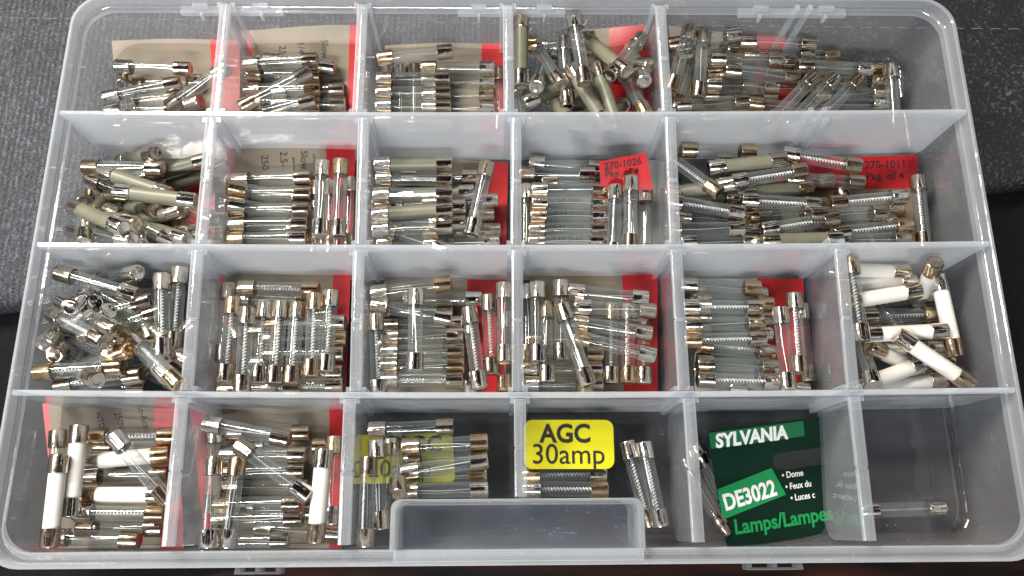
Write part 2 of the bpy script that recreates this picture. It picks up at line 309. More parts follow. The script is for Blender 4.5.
DATA = {
(1,1): "g 117 67 190 69 14|g 124 74 128 125 9|g 105 99 180 82 16|g 126 103 192 95 10|g 130 85 202 81 6|g 107 110 182 111 9|g 187 112 212 62 12|g 115 125 190 126 4|g 140 118 200 100 4",
(1,2): "g 243 64 317 60 15|g 264 58 336 69 9|g 243 76 319 76 9|g 240 90 316 89 9|g 270 92 347 90 5|g 272 105 347 103 5|g 240 103 317 104 6|g 243 107 308 72 20|g 238 118 311 101 15|g 245 118 325 118 4|g 275 118 350 117 4",
(1,3): "g 380 59 450 51 16|g 387 65 387 135 3.4|g 401 65 401 135 3.4|g 415 65 415 135 3.4|g 376 79 451 78 9.5|g 376 93 451 92 9.5|g 376 107 451 106 9.5|g 421 67 495 69 9|g 421 81 495 82 4|g 421 95 495 95 4|g 421 108 495 108 4|g 500 66 500 136 3.4|g 376 121 451 120 9.5",
(1,4): "k 521 14 521 84 25|s 537 83 545 62 22 d|k 524 104 590 74 12|g 563 36 568 108 20|g 573 14 585 80 22|k 590 14 624 66 26|g 524 27 592 33 6|g 530 42 606 49 11|k 552 50 622 72 10|g 610 71 642 36 25|k 569 68 607 128 28|k 596 68 618 130 24|k 644 80 630 46 26 d|g 620 74 646 108 14|g 628 100 602 145 10|k 550 106 572 140 10|g 519 92 522 140 8|g 532 46 560 72 9|g 585 60 600 120 5|g 640 95 590 118 4|k 530 120 600 118 4|g 606 80 650 60 5",
(1,5): "g 689 29 671 85 20|g 693 50 676 108 14|g 704 30 698 100 22|g 735 33 672 42 14|g 736 45 676 54 7|g 741 41 814 45 17|g 742 54 814 53 9|g 765 58 839 55 9|g 710 59 782 61 15|g 798 66 870 69 15|g 725 63 797 61 9|g 808 72 884 68 9|g 725 71 798 77 16|g 707 73 780 72 9|g 706 84 778 88 11|g 702 95 777 95 6|g 675 106 748 101 15|g 749 103 822 112 12|g 814 77 768 125 20|g 835 78 788 126 19|g 860 78 812 126 19|g 810 84 885 81 9|g 812 95 888 93 9|g 812 106 888 104 8|g 889 63 897 135 14|g 700 118 775 116 4|g 740 88 815 90 4|g 770 116 845 116 4|g 690 62 690 125 4",
(2,1): "k 70 206 122 228 12|k 120 228 178 208 12|g 66 230 128 240 9|k 95 200 165 186 12|k 130 222 188 240 13|g 84 167 163 169 21|k 155 151 122 160 24 d|k 136 179 207 160 14|k 158 191 222 168 9|k 102 172 168 194 21|k 115 192 196 201 26|g 90 179 150 204 8|k 76 195 108 197 22 d|k 85 211 114 195 25 d|k 156 210 122 206 23 d|s 58 190 82 248 25|g 108 211 172 241 21|k 143 236 98 236 22 d|k 90 236 150 236 10|k 190 231 150 216 19 d|k 78 212 136 224 10|g 150 226 206 238 8|g 166 204 210 216 7|g 92 249 160 250 9|k 100 228 165 222 4|g 110 200 180 185 4",
(2,2): "g 234 179 309 178 11|g 235 194 310 193 11|g 227 211 307 209 12|g 226 225 306 223 12|g 224 239 305 238 12|g 228 202 300 201 5|g 228 217 302 216 5|g 228 232 302 231 5|g 323 161 320 236 20|g 341 160 338 236 20|g 316 184 315 252 8|g 331 184 331 252 8|g 350 180 349 248 8|g 236 187 304 186 4",
(2,3): "k 371 165 447 163 16|s 371 179 448 179 12|f 370 195 449 194 17|g 373 204 449 204 9|k 369 215 448 210 19|g 369 230 449 226 19|g 402 177 477 177 7|k 398 196 475 192 8|g 388 210 465 207 12|g 386 226 466 223 12|g 422 203 499 201 8|k 417 218 495 215 7|g 422 232 501 230 8|g 423 244 500 242 7|g 488 160 471 237 22|g 388 234 446 252 14|k 376 244 450 242 5|g 377 222 440 221 8",
(2,4): "g 522 173 592 175 8|g 600 168 532 163 6|f 532 190 607 189 12|g 532 203 607 203 12|g 531 216 607 216 12|g 530 229 606 229 12|g 529 241 605 241 12|g 542 181 617 182 5|g 616 187 613 258 17|g 631 180 630 248 21|g 645 190 646 258 10|g 526 188 526 255 6|g 534 209 604 210 5|g 534 222 604 223 5|g 534 235 604 235 5|g 632 190 634 258 5",
(2,5): "g 679 150 757 151 14|g 714 156 790 160 4|k 706 168 788 160 19|s 785 153 858 167 18|k 658 180 731 184 21|s 729 182 808 170 19|s 660 160 712 180 10|k 738 194 812 186 10|g 758 188 832 180 8|g 785 178 864 183 10|g 665 195 740 197 10|s 740 200 820 205 17|s 829 204 906 196 17|g 750 212 834 203 9|s 662 201 740 213 17|g 741 216 818 213 10|s 759 230 840 218 17|g 662 228 741 229 15|g 675 242 762 242 13|k 761 241 842 239 18|g 806 215 890 213 17|g 822 208 906 209 8|s 834 233 910 225 15|g 828 242 911 238 14|s 917 176 925 248 14|g 680 216 745 222 4|g 750 226 815 226 4|g 820 222 895 222 5|k 690 206 740 205 4|g 840 190 880 250 4|g 690 250 770 251 8|g 780 251 855 251 8",
(3,1): "s 44 330 74 300 20|g 140 330 186 360 12|g 56 300 112 330 12|s 92 290 150 322 14|g 40 355 96 380 10|s 66 378 124 350 18|g 108 376 168 352 14|s 118 300 165 340 12|g 60 320 118 346 19|g 53 272 136 296 25|g 138 272 92 280 24 d|s 34 344 68 308 25 d|s 67 307 62 290 29 d|s 83 301 74 278 25 d|s 64 325 152 299 23|s 84 337 158 312 20|s 48 353 82 334 22 d|s 64 361 100 342 24 d|s 86 371 126 345 29 d|s 134 346 178 392 26|g 126 334 166 376 20|s 120 320 150 345 10|g 70 375 110 350 9|s 60 318 92 336 14|s 161 274 163 356 25|s 180 270 173 346 21|s 32 372 112 367 17|s 52 387 146 374 23|g 60 393 144 389 14|g 60 330 120 360 6|g 100 300 160 320 7|g 120 362 182 386 5|s 150 375 186 322 6|g 130 285 150 340 10|s 60 345 90 310 6|g 100 355 150 320 5|s 70 300 100 345 5|g 120 300 170 290 5",
(3,2): "s 238 288 320 290 15|g 238 299 310 301 7|s 233 298 225 381 22|g 227 285 222 360 10|s 247 307 242 393 27|s 264 302 259 383 21|s 280 302 275 383 21|s 297 303 292 383 21|s 315 294 311 376 23|s 331 290 326 372 21|s 264 324 347 323 9|s 264 339 347 338 9|s 262 354 346 354 9|s 260 373 345 373 9|s 262 387 342 385 11|g 218 390 302 390 11|g 226 325 258 395 4|s 250 312 335 310 4|g 250 331 330 331 3.5|g 250 362 330 362 3.5",
(3,3): "g 371 293 447 284 16|g 368 304 449 319 13|g 405 299 480 299 8|g 416 289 415 371 25|g 382 337 463 335 12|g 382 352 463 350 12|g 382 366 463 365 12|s 381 380 463 380 14|s 372 318 375 393 17|s 468 304 480 391 21|s 488 296 492 373 15|g 504 284 505 361 20|g 505 315 505 388 9|g 382 327 462 323 6|g 380 345 458 343 4|g 381 359 458 358 4|g 381 373 458 373 4|g 376 312 446 308 4|g 470 322 470 392 4",
(3,4): "g 537 281 538 363 20|g 560 279 562 361 18|g 546 300 547 384 17|f 560 302 589 387 25|g 569 291 647 299 17|g 574 307 655 311 17|g 572 322 651 334 17|g 574 337 654 355 17|g 524 352 603 354 8|g 522 368 601 369 6|g 524 384 601 384 7|s 611 303 611 384 8|s 628 303 628 384 8|s 644 303 644 384 8|g 528 284 528 362 9|g 570 316 640 320 9|g 575 348 585 395 4|g 530 340 600 340 3.5",
(3,5): "g 681 285 759 289 13|s 684 307 760 307 15|g 694 301 773 304 7|g 686 325 761 323 13|g 690 315 775 319 7|g 690 334 775 334 7|s 687 340 762 339 15|s 694 344 776 352 9|g 695 355 770 357 5|g 697 364 777 367 12|s 697 379 780 382 15|g 730 388 808 390 5|s 794 293 800 373 19|g 780 309 788 388 21|g 690 293 765 294 5|g 695 372 770 374 5|g 800 305 808 380 6",
(3,6): "s 849 257 863 341 29|c 830 270 904 272 21|c 835 288 917 281 20|c 842 303 920 290 25|c 935 263 914 312 33 d|c 937 275 956 356 23|g 852 304 937 295 12|s 859 316 939 315 18|g 862 325 939 324 11|c 864 335 945 331 25|g 860 350 944 348 12|c 872 345 928 378 22|c 902 341 967 385 29|c 921 364 855 388 20|c 868 386 942 380 15|g 850 392 909 388 14|g 852 340 872 395 12|s 865 300 920 340 5|c 880 360 940 350 5|g 880 395 950 392 5",
(4,1): "c 60 455 49 546 28|c 79 427 71 514 23|g 59 432 54 514 13|s 90 437 176 436 14|c 83 462 170 454 14|g 83 477 168 475 11|c 81 495 166 495 17|s 77 513 163 514 18|g 80 528 162 528 8|g 55 537 135 540 14|g 113 434 170 503 28|g 100 448 176 446 5",
(4,2): "g 204 423 290 440 25|g 215 430 213 508 13|g 226 434 311 433 10|g 235 442 311 498 29|g 214 457 208 551 24|g 238 460 227 551 20|g 221 454 306 454 11|g 220 472 306 470 8|g 214 505 302 503 14|g 214 520 302 518 14|g 250 446 328 446 6|c 324 451 315 540 28|g 334 438 333 522 14|g 203 542 288 541 9|g 256 528 340 534 6|g 225 488 305 487 8|g 240 510 320 512 5",
(4,3): "g 370 430 453 427 12|g 402 447 488 442 15|g 404 460 487 456 8|g 401 472 488 460 16|g 402 479 487 474 8|g 400 491 488 489 15|g 369 457 365 548 22|g 376 440 382 529 17|g 391 441 389 522 10|g 399 441 398 500 5",
(4,4): "s 521 489 604 489 13|s 523 475 604 474 11|s 626 441 650 526 10|s 643 441 661 527 12",
}
# ------------------------------------------------------------------ the tray
def P2(u, v, z=H): p = at(u, v, z); return (p.x, p.y)
BL_, BR_ = P2(1, 440), P2(1027, 430)
LA, RA = P2(55, 111), P2(971, 109.5)
LC, RC = P2(7, 391), P2(1020, 389)
def xl(y): return LA[0] + (LC[0] - LA[0]) * (y - LA[1]) / (LC[1] - LA[1])
def xr(y): return RA[0] + (RC[0] - RA[0]) * (y - RA[1]) / (RC[1] - RA[1])
YB = P2(512, -4)[1]
YF = 0.5 * (P2(270, 567)[1] + P2(850, 563)[1])
def ring(side, back, front, z, r=13.0, seg=8):
    """rounded rectangle, inset from the rim line by side / back / front (mm)"""
    y1 = YB - back; y0 = YF + front; pts = []
    for (cx, cy, a0) in ((1, 1, 0), (-1, 1, 90), (-1, -1, 180), (1, -1, 270)):
        for k in range(seg + 1):
            a = math.radians(a0 + 90 * k / seg)
            y = (y1 - r if cy > 0 else y0 + r) + r * math.sin(a)
            xe = (xr(y) - side) if cx > 0 else (xl(y) + side)
            pts.append((xe - cx * r + r * math.cos(a), y, z))
    return pts
def sweep(bm, profile, mats=None):
    rings = [[bm.verts.new(p) for p in ring(*q)] for q in profile]; n = len(rings[0])
    for i in range(len(rings)):
        A, B = rings[i], rings[(i + 1) % len(rings)]
        for k in range(n):
            f = bm.faces.new([A[k], A[(k + 1) % n], B[(k + 1) % n], B[k]])
            if mats: f.material_index = mats[i]
    return rings
tray = bpy.data.objects.new('organizer_tray', None); col.objects.link(tray)
tag(tray, 'milky clear plastic compartment tray, lid open, filled with fuses', 'organizer box')
# rim band + outer wall:  (side, back, front, z, r)
bm = bmesh.new()
prof = [(0, 0, 0, H, 13), (1.1, 1.1, 1.1, H + .35, 12.2), (1.5, 1.5, 1.5, H, 12), (1.3, 1.3, 1.8, H - 4.6, 12), (1.7, 1.9, 4.4, H - 5.0, 11.6),
        (2.2, 2.4, 5.0, H - 5.6, 11.2), (2.3, 2.5, 5.2, H - 8.0, 11), (1.95, 2.2, 3.6, H - 9, 11),
        (.9, 1.1, 1.9, H - 8, 11.8), (0.2, 0.2, 0.4, H - 6, 12.5)]
sweep(bm, prof, [1, 1, 0, 0, 1, 0, 1, 0, 0, 0])
new_obj('rim', mesh_of('rim', bm, angle=25), [M_RIM, M_EDGE], tray)
bm = bmesh.new()
prof = [(1.9, 2.1, 3.9, H - 9.02, 11), (1.9, 2.2, 4.4, 8, 10), (2.5, 2.8, 5.1, 3.5, 9.5), (4.0, 4.3, 6.7, 1.0, 9), (6.5, 6.8, 9, 0.0, 9), (6.5, 6.8, 9, -1.4, 9), (3.6, 3.8, 6, -1.4, 9),
        (1.3, 1.5, 3.6, 1.0, 9), (.6, .8, 3.0, 4, 9.5), (.6, .8, 2.6, H - 9.02, 11.7)]
sweep(bm, prof)
new_obj('outer_wall', mesh_of('outer_wall', bm, angle=60), M_SHELL, tray)
# floor
bm = bmesh.new()
top = [bm.verts.new(p) for p in ring(6.52, 6.82, 9.02, 0.0, 9)]; bot = [bm.verts.new(p) for p in ring(6.52, 6.82, 9.02, -1.4, 9)]
bm.faces.new(top); bm.faces.new(bot[::-1])
new_obj('floor_panel', mesh_of('floor_panel', bm, smooth=False), M_FLOOR, tray)
# fixed cross walls
rows = {}
for nm, (vl, vm, vr) in {'A': (112, 113.5, 110.5), 'B': (244, 246.5, 242.5), 'C': (392, 394.5, 389.5)}.items():
    a = P2(57, vl); m_ = P2(515, vm); b = P2(969, vr)
    if nm == 'B': a = P2(31, vl); b = P2(994, vr)
    if nm == 'C': a = P2(8, vl); b = P2(1019, vr)
    rows[nm] = (a, m_, b)
    bm = bmesh.new(); n = 16; t = 1.7
    quad = lambda s: [(1 - s) * (1 - 2 * s) * a[k] + 4 * s * (1 - s) * m_[k] + s * (2 * s - 1) * b[k] for k in (0, 1)]
    cols = []
    xi0, xi1 = xl(a[1]), xr(b[1])
    for i in range(n + 1):
        x, y = quad(i / n)
        ins = 1.6 if i in (0, n) else 0
        xt = min(max(x, xi0 + 1.7), xi1 - 1.7)
        # ends follow the step of the outer wall
        prof2 = [(0, -t / 2, 0.02), (0, -t / 2, 0)]
        ring_ = []
        for (yy, z, sx) in ((-t * .62, .02, 5.4), (-t / 2, 6, 2.35), (-t / 2, H - 10, 2.35), (-t / 2, H - 3.0, 1.75), (-t * .62, H - 0.9, 1.75), (-t * .4, H - 0.25, 1.75), (t * .4, H - 0.25, 1.75), (t * .62, H - 0.9, 1.75), (t / 2, H - 3, 1.75), (t / 2, H - 10, 2.35), (t / 2, 6, 2.35), (t * .62, .02, 5.4)):
            xx = min(max(x, xl(y) + sx), xr(y) - sx)
            ring_.append(bm.verts.new((xx, y + yy, z)))
        cols.append(ring_)
    for A_, B_ in zip(cols, cols[1:]):
        for k in range(len(A_)):
            f = bm.faces.new([A_[k], A_[(k + 1) % len(A_)], B_[(k + 1) % len(A_)], B_[k]])
            if k in (4, 6): f.material_index = 1
    bm.faces.new(cols[0]); bm.faces.new(cols[-1][::-1])
    new_obj('cross_wall', mesh_of('cross_wall', bm, angle=50), [M_WALL, M_EDGE], tray)
def yrow(nm, x):
    a, m_, b = rows[nm]
    # quadratic through the three plan points
    s = (x - a[0]) / (b[0] - a[0])
    for _ in range(4):
        xx = (1 - s) * (1 - 2 * s) * a[0] + 4 * s * (1 - s) * m_[0] + s * (2 * s - 1) * b[0]
        s -= (xx - x) / (b[0] - a[0])
    return (1 - s) * (1 - 2 * s) * a[1] + 4 * s * (1 - s) * m_[1] + s * (2 * s - 1) * b[1]

# removable dividers: (row, column, top px, bottom px)
DIV = [(1, 1, 224, 8, 214, 110), (1, 2, 362, 6, 357, 111), (1, 3, 508, 6, 509, 111), (1, 4, 661, 6, 668, 111),
       (2, 1, 210, 118, 199, 243), (2, 2, 363, 118, 360, 244), (2, 3, 516, 118, 516, 244), (2, 4, 671, 118, 676, 244),
       (3, 1, 196, 250, 185, 391), (3, 2, 358, 250, 355, 392), (3, 3, 517, 250, 518, 392), (3, 4, 677, 250, 685, 390), (3, 5, 842, 250, 855, 389),
       (4, 1, 180, 400, 166, 550), (4, 2, 349, 400, 343, 550), (4, 3, 520, 400, 521, 497), (4, 4, 690, 398, 700, 550), (4, 5, 856, 396, 873, 549)]
def divider(r, c, u1, v1, u2, v2):
    a = Vector((*P2(u1, v1), 0)); b = Vector((*P2(u2, v2), 0))
    d = (b - a).normalized()
    ya = (YB - 3.4) if r == 1 else yrow('ABC'[r - 2], a.x) - 1.3
    yb = (YF + 6.6) if r == 4 else yrow('ABC'[r - 1], b.x) + 1.3
    if (r, c) == (4, 3): yb = REC_Y + 1.6
    a = a + d * ((ya - a.y) / d.y); b = b + d * ((yb - b.y) / d.y)
    Lg = (b - a).length; n = Vector((-d.y, d.x, 0))
    def pt(s, t, z): q = a + d * s + n * t; return (q.x, q.y, z)
    bm = bmesh.new(); rr = 9; outline = []
    for k in range(7): an = math.radians(180 + 90 * k / 6); outline.append((rr + rr * math.cos(an), rr + 0.4 + rr * math.sin(an)))
    for k in range(7): an = math.radians(270 + 90 * k / 6); outline.append((Lg - rr + rr * math.cos(an), rr + 0.4 + rr * math.sin(an)))
    outline += [(Lg, H - 2.6), (0, H - 2.6)]
    F_ = [bm.verts.new(pt(s, .6, z)) for s, z in outline]; B_ = [bm.verts.new(pt(s, -.6, z)) for s, z in outline]
    bm.faces.new(F_); bm.faces.new(B_[::-1])
    for k in range(len(F_)):
        k2 = (k + 1) % len(F_); bm.faces.new([F_[k], B_[k], B_[k2], F_[k2]])
    root = new_obj('divider_panel', mesh_of('divider_panel', bm, angle=50), M_DIV)
    # thick top bar with a little step in the middle
    bm = bmesh.new()
    for (s0, s1, w) in ((0.15, Lg / 2 - .2, 2.05), (Lg / 2 - .2, Lg / 2 + .5, 1.7), (Lg / 2 + .5, Lg - .15, 2.05)):
        pr = [(-w, H - 2.6), (-w, H - 1.1), (-w + .35, H - .75), (w - .35, H - .75), (w, H - 1.1), (w, H - 2.6)]
        A = [bm.verts.new(pt(s0, t, z)) for t, z in pr]; B = [bm.verts.new(pt(s1, t, z)) for t, z in pr]
        bm.faces.new(A[::-1]); bm.faces.new(B)
        for k in range(6): bm.faces.new([A[k], A[(k + 1) % 6], B[(k + 1) % 6], B[k]]).material_index = 1 if k in (1, 3) else 0
    new_obj('top_bar', mesh_of('top_bar', bm, angle=50), [M_RIM, M_EDGE], root)
    nb = {1: 'back', 2: 'second', 3: 'third', 4: 'front'}[r]
    tag(root, 'milky upright divider between columns %s and %s of the %s row' % (WORD[c], WORD[c + 1], nb), 'divider', 'removable dividers of the tray')
# handle pocket in the front wall
RA_, RB_, RC_ = P2(394, 503), P2(641, 503), P2(390, 553)
REC_Y = RA_[1]
for q in DIV: divider(*q)
bm = bmesh.new()
rx0, rx1 = P2(393.5, 520)[0], P2(641.5, 520)[0]; ry1 = REC_Y; ry0 = YF + 4.9
def pocket_outline(o, z, r):
    pts = []
    for (cx, a0) in ((1, 0), (-1, 90)):
        for k in range(7):
            a = math.radians(a0 + 90 * k / 6); x = (rx1 + o - r if cx > 0 else rx0 - o + r) + r * math.cos(a); pts.append((x, ry1 + o - r + r * math.sin(a), z))
    return [(rx1 + o, ry0, z)] + pts + [(rx0 - o, ry0, z)]
lo = [pocket_outline(1.2, .02, 3.2), pocket_outline(1.2, H - .9, 3.2), pocket_outline(.9, H - .3, 2.9), pocket_outline(-.5, H - .3, 2.0), pocket_outline(-.7, H - .8, 1.9), pocket_outline(-.7, 22.02, 1.9)]
R_ = [[bm.verts.new(p) for p in l] for l in lo]
for A, B in zip(R_, R_[1:]):
    for k in range(len(A) - 1): bm.faces.new([A[k], A[k + 1], B[k + 1], B[k]])
new_obj('handle_pocket_wall', mesh_of('handle_pocket_wall', bm, angle=50), M_RIM, tray)
bm = bmesh.new(); box(bm, rx0 + .72, rx1 - .72, ry0 + .1, ry1 - .72, 20.6, 22.0)
new_obj('handle_pocket_panel', mesh_of('handle_pocket_panel', bm, smooth=False), M_POCKET, tray)
# slot ribs that hold the dividers, on both faces of the cross walls and on the back wall
def ribs(u1, v1, rowname, sgn, y=None):
    x = P2(u1, v1)[0]; y = yrow(rowname, x) + sgn * .85 if rowname else y
    bm = bmesh.new()
    for s in (-1, 1):
        xx = x + s * 2.6
        box(bm, xx - .8, xx + .8, min(y, y + sgn * 2.0), max(y, y + sgn * 2.0), 3.5, H - 1.6)
    new_obj('slot_rib', mesh_of('slot_rib', bm, smooth=False), M_RIM, tray)
for (u, v, nm, sg) in ((214, 110, 'A', 1), (357, 111, 'A', 1), (509, 111, 'A', 1), (668, 111, 'A', 1), (820, 111, 'A', 1),
                       (210, 118, 'A', -1), (363, 118, 'A', -1), (516, 118, 'A', -1), (671, 118, 'A', -1), (822, 118, 'A', -1),
                       (199, 243, 'B', 1), (360, 244, 'B', 1), (516, 244, 'B', 1), (676, 244, 'B', 1), (838, 244, 'B', 1),
                       (196, 250, 'B', -1), (358, 250, 'B', -1), (517, 250, 'B', -1), (677, 250, 'B', -1), (842, 250, 'B', -1),
                       (185, 391, 'C', 1), (355, 392, 'C', 1), (518, 392, 'C', 1), (685, 390, 'C', 1), (855, 389, 'C', 1),
                       (180, 400, 'C', -1), (349, 400, 'C', -1), (520, 400, 'C', -1), (690, 398, 'C', -1), (856, 396, 'C', -1)):
    ribs(u, v, nm, sg)
for u in (224, 362, 508, 661, 806): ribs(u, 8, None, -1, YB - 2.25)
# hinge blocks along the back rim, latch catches at the front
for (u0, u1) in ((181, 283), (458, 565), (738, 845)):
    x0, x1 = P2(u0, 14, H - 6)[0], P2(u1, 14, H - 6)[0]
    bm = bmesh.new(); box(bm, x0, x1, YB - 4.6, YB - 1.4, H - 7.4, H - 5.2)
    for uu in (u0 + 21, u1 - 21):
        x = P2(uu, 14, H - 6)[0]; box(bm, x - .5, x + .5, YB - 5.9, YB - 4.55, H - 9, H - 5)
        box(bm, x - 3, x + 3, YB - 3.2, YB - 1.7, H - 5.1, H - 2.6)
    new_obj('hinge_block', mesh_of('hinge_block', bm, smooth=False), M_RIM, tray)
for (u0, u1) in ((234, 280), (748, 804)):
    x0, x1 = P2(u0, 566)[0], P2(u1, 566)[0]
    bm = bmesh.new()
    box(bm, x0, x1, YF - 2.1, YF - 1.3, H - 7, H - .8)
    for (a, b) in ((x0, x0 + 1.6), ((x0 + x1) / 2 - .8, (x0 + x1) / 2 + .8), (x1 - 1.6, x1)): box(bm, a, b, YF - 1.29, YF - .05, H - 7, H - 1.2)
    new_obj('latch_catch', mesh_of('latch_catch', bm, smooth=False), M_DIV, tray)
bm = bmesh.new(); x0, x1 = P2(393, 566)[0], P2(645, 566)[0]
box(bm, x0, x1, YF + .02 + 1.2, YF + 4.85, H - 6.2, H - .6)
new_obj('handle_bar', mesh_of('handle_bar', bm, smooth=False), M_RIM, tray)
# small raised mould mark on the floor of the empty corner cell
bm = bmesh.new()
p0, p1 = at(928, 455, .15), at(932, 487, .15); n_ = 24; pts = []
dv = (p1 - p0).normalized(); nv = Vector((-dv.y, dv.x, 0)) * .9
for k in range(13): an = math.pi * k / 12; pts.append(p0 - dv * .9 * math.sin(an) + nv * math.cos(an))
for k in range(13): an = math.pi * k / 12; pts.append(p1 + dv * .9 * math.sin(an) - nv * math.cos(an))
pts.append(pts[0]); tube(bm, pts, .07, 5)
new_obj('mould_mark', mesh_of('mould_mark', bm), M_DIV, tray)


# ------------------------------------------------------------------ the fuses, kept inside their cells
def xdiv(r, c, y):
    for q in DIV:
        if q[:2] == (r, c):
            a = P2(q[2], q[3]); b = P2(q[4], q[5]); return a[0] + (b[0] - a[0]) * (y - a[1]) / (b[1] - a[1])
def viol(cell, p, d=Vector((0, 0, 1))):
    """how far (x, y) point p must move to be inside its cell, a fuse radius from the walls"""
    r, c = cell; m = .8 + 2.0 * min(1, math.hypot(d.x, d.z)); mx_ = .8 + 2.0 * min(1, math.hypot(d.y, d.z)); last = {1: 5, 2: 5, 3: 6, 4: 6}[r]; low = max(0, 5 - p.z) * .6
    yb = (YB - 2.7 - low if r == 1 else yrow('ABC'[r - 2], p.x) - 1.0) - m
    yf = (YF + 5.0 + low if r == 4 else yrow('ABC'[r - 1], p.x) + 1.0) + m
    if r == 4 and c in (3, 4) and P2(388, 520)[0] < p.x < P2(647, 520)[0]: yf = REC_Y + 1.4 + m
    xa = (xl(p.y) + 2.1 + low if c == 1 else xdiv(r, c - 1, p.y) + .7) + mx_
    xb = (xr(p.y) - 2.1 - low if c == last else xdiv(r, c, p.y) - .7) - mx_
    return Vector((max(0, xa - p.x) - max(0, p.x - xb), max(0, yf - p.y) - max(0, p.y - yb), 0))
def settle(cell, C, d):
    h = FL / 2 - .6
    for _ in range(10):
        A, B = C - d * h, C + d * h; va, vb = viol(cell, A, d), viol(cell, B, d)
        big, oth, v = (A, B, va) if va.length > vb.length else (B, A, vb)
        if v.length < .05: break
        if v.length > 3.2 or min(va.length, vb.length) > 1.0:      # lean the fuse instead of pushing it through the wall
            q = big + v; pl = Vector((q.x - oth.x, q.y - oth.y, 0)); L_ = 2 * h
            if pl.length < L_:
                dz = math.sqrt(L_ * L_ - pl.length ** 2)
                z = oth.z - dz if oth.z - dz >= 3.3 else (oth.z + dz if oth.z + dz < 33 and big.z > oth.z else 3.3)
                q.z = z; nd = (q - oth).normalized()
                n_big = oth + nd * L_; C = (n_big + oth) / 2; d = nd if big is B or (big - B).length < 1e-6 else -nd
                continue
        C = C + va + vb if (va.length < .01 or vb.length < .01) else C + (va + vb) / 2
    low = min((C - d * h).z, (C + d * h).z)
    if low < 3.3: C.z += 3.3 - low
    return C, d
for cell, s in DATA.items():
    for item in s.split('|'):
        p = item.split(); up = None
        if p[-1] in 'ud' and len(p) > 6: up = (p[-1] == 'u'); p = p[:-1]
        fuse(cell, p[0], *[float(x) for x in p[1:6]], up=up)
# labels: ordinal among the fuses of the same look and lie in the same tray cell
ODESC = {'a': 'lying across', 'u': 'lying front-to-back', 's': 'slanting'}
byk = {}
for f in FUSES: byk.setdefault((f[1], f[2], f[3]), []).append(f)
for (cell, k, o), fs in byk.items():
    fs.sort(key=(lambda f: f[5]) if o != 'u' else (lambda f: f[4]))
    for i, f in enumerate(fs):
        where = 'row %s column %s of tray' % (WORD[cell[0]], WORD[cell[1]])
        if len(fs) == 1: lab = 'the only %s %s, in %s' % (KINDNAME[k], ODESC[o], where)
        else: lab = '%s %s, %s %s, %s' % (KINDNAME[k], ODESC[o], ORD[i], 'from back' if o != 'u' else 'counting rightward', where)
        f[0]['label'] = lab

# ------------------------------------------------------------------ printed cards and stickers
def sheet(name, label, cat, c4, bands, mats, curl=1.2, n=(22, 12), group=None, thick=.25):
    """c4: four (u, v, z) corners back-left, back-right, front-right, front-left; bands(u, v) -> material index"""
    P = [at(*c) for c in c4]; nx, ny = n; seed = random.random() * 20
    def pos(s, t):
        p = (P[0] * (1 - s) + P[1] * s) * (1 - t) + (P[3] * (1 - s) + P[2] * s) * t
        h = curl * (.5 + .5 * math.sin(seed + 5 * s + 2 * t)) * (1 - t) ** 2 * 1.3
        return p + Vector((0, 0, h))
    bm = bmesh.new()
    for off, flip in ((thick / 2, False), (-thick / 2, True)):
        g = [[bm.verts.new(pos(i / nx, j / ny) + Vector((0, 0, off))) for i in range(nx + 1)] for j in range(ny + 1)]
        for j in range(ny):
            for i in range(nx):
                q = [g[j][i], g[j + 1][i], g[j + 1][i + 1], g[j][i + 1]]
                bm.faces.new(q if not flip else q[::-1]).material_index = bands((i + .5) / nx, (j + .5) / ny)
        if not flip: g0 = g
        else:
            for j in (0, ny):
                for i in range(nx): bm.faces.new([g0[j][i], g0[j][i + 1], g[j][i + 1], g[j][i]]).material_index = bands((i + .5) / nx, min(.99, j / ny + .01))
            for i in (0, nx):
                for j in range(ny): bm.faces.new([g0[j][i], g0[j + 1][i], g[j + 1][i], g[j][i]]).material_index = bands(min(.99, i / nx + .01), (j + .5) / ny)
    o = new_obj(name, mesh_of(name, bm), mats)
    tag(o, label, cat, group); o_pos = pos
    return o, pos
def text_on(parent, txt, pos, s, t, size, rot=0.0, mat=None, bold=0.0, lift=.2, sx=1.0, plane=None, shear=0.0, name='printed_text'):
    cu = bpy.data.curves.new('t', 'FONT'); cu.body = txt; cu.size = size; cu.align_x = 'CENTER'; cu.align_y = 'CENTER'; cu.offset = bold; cu.shear = shear
    cu.extrude = .03; cu.resolution_u = 4
    to = bpy.data.objects.new('t', cu); col.objects.link(to)
    dg = bpy.context.evaluated_depsgraph_get(); dg.update()
    me = bpy.data.meshes.new_from_object(to.evaluated_get(dg)); bpy.data.objects.remove(to)
    if callable(pos):
        c = pos(s, t); ex = (pos(s + .05, t) - pos(s - .05, t)).normalized(); ey = (pos(s, t - .05) - pos(s, t + .05)).normalized()
        nz = ex.cross(ey).normalized(); ey = nz.cross(ex)
        def conf(x, y):      # follow the sheet
            a = math.radians(rot); xr_, yr_ = x * math.cos(a) - y * math.sin(a), x * math.sin(a) + y * math.cos(a)
            return c + ex * xr_ + ey * yr_ + nz * lift
    for v in me.vertices:
        q = conf(v.co.x * sx, v.co.y); q = q + nz * v.co.z; v.co = q * S
    me.materials.clear()
    return new_obj(name, me, mat or M_INK, parent)
RB = [M_PAPER, M_RED, M_BLACKP, M_PALE]
G = 'printed backing cards under the fuses'
def bd(lo=None, hi=None, blk=None, base=0):
    def f(s, t):
        if blk and s < blk: return 2
        if lo and s < lo: return 1
        if hi and s > hi: return 1
        return base
    return f
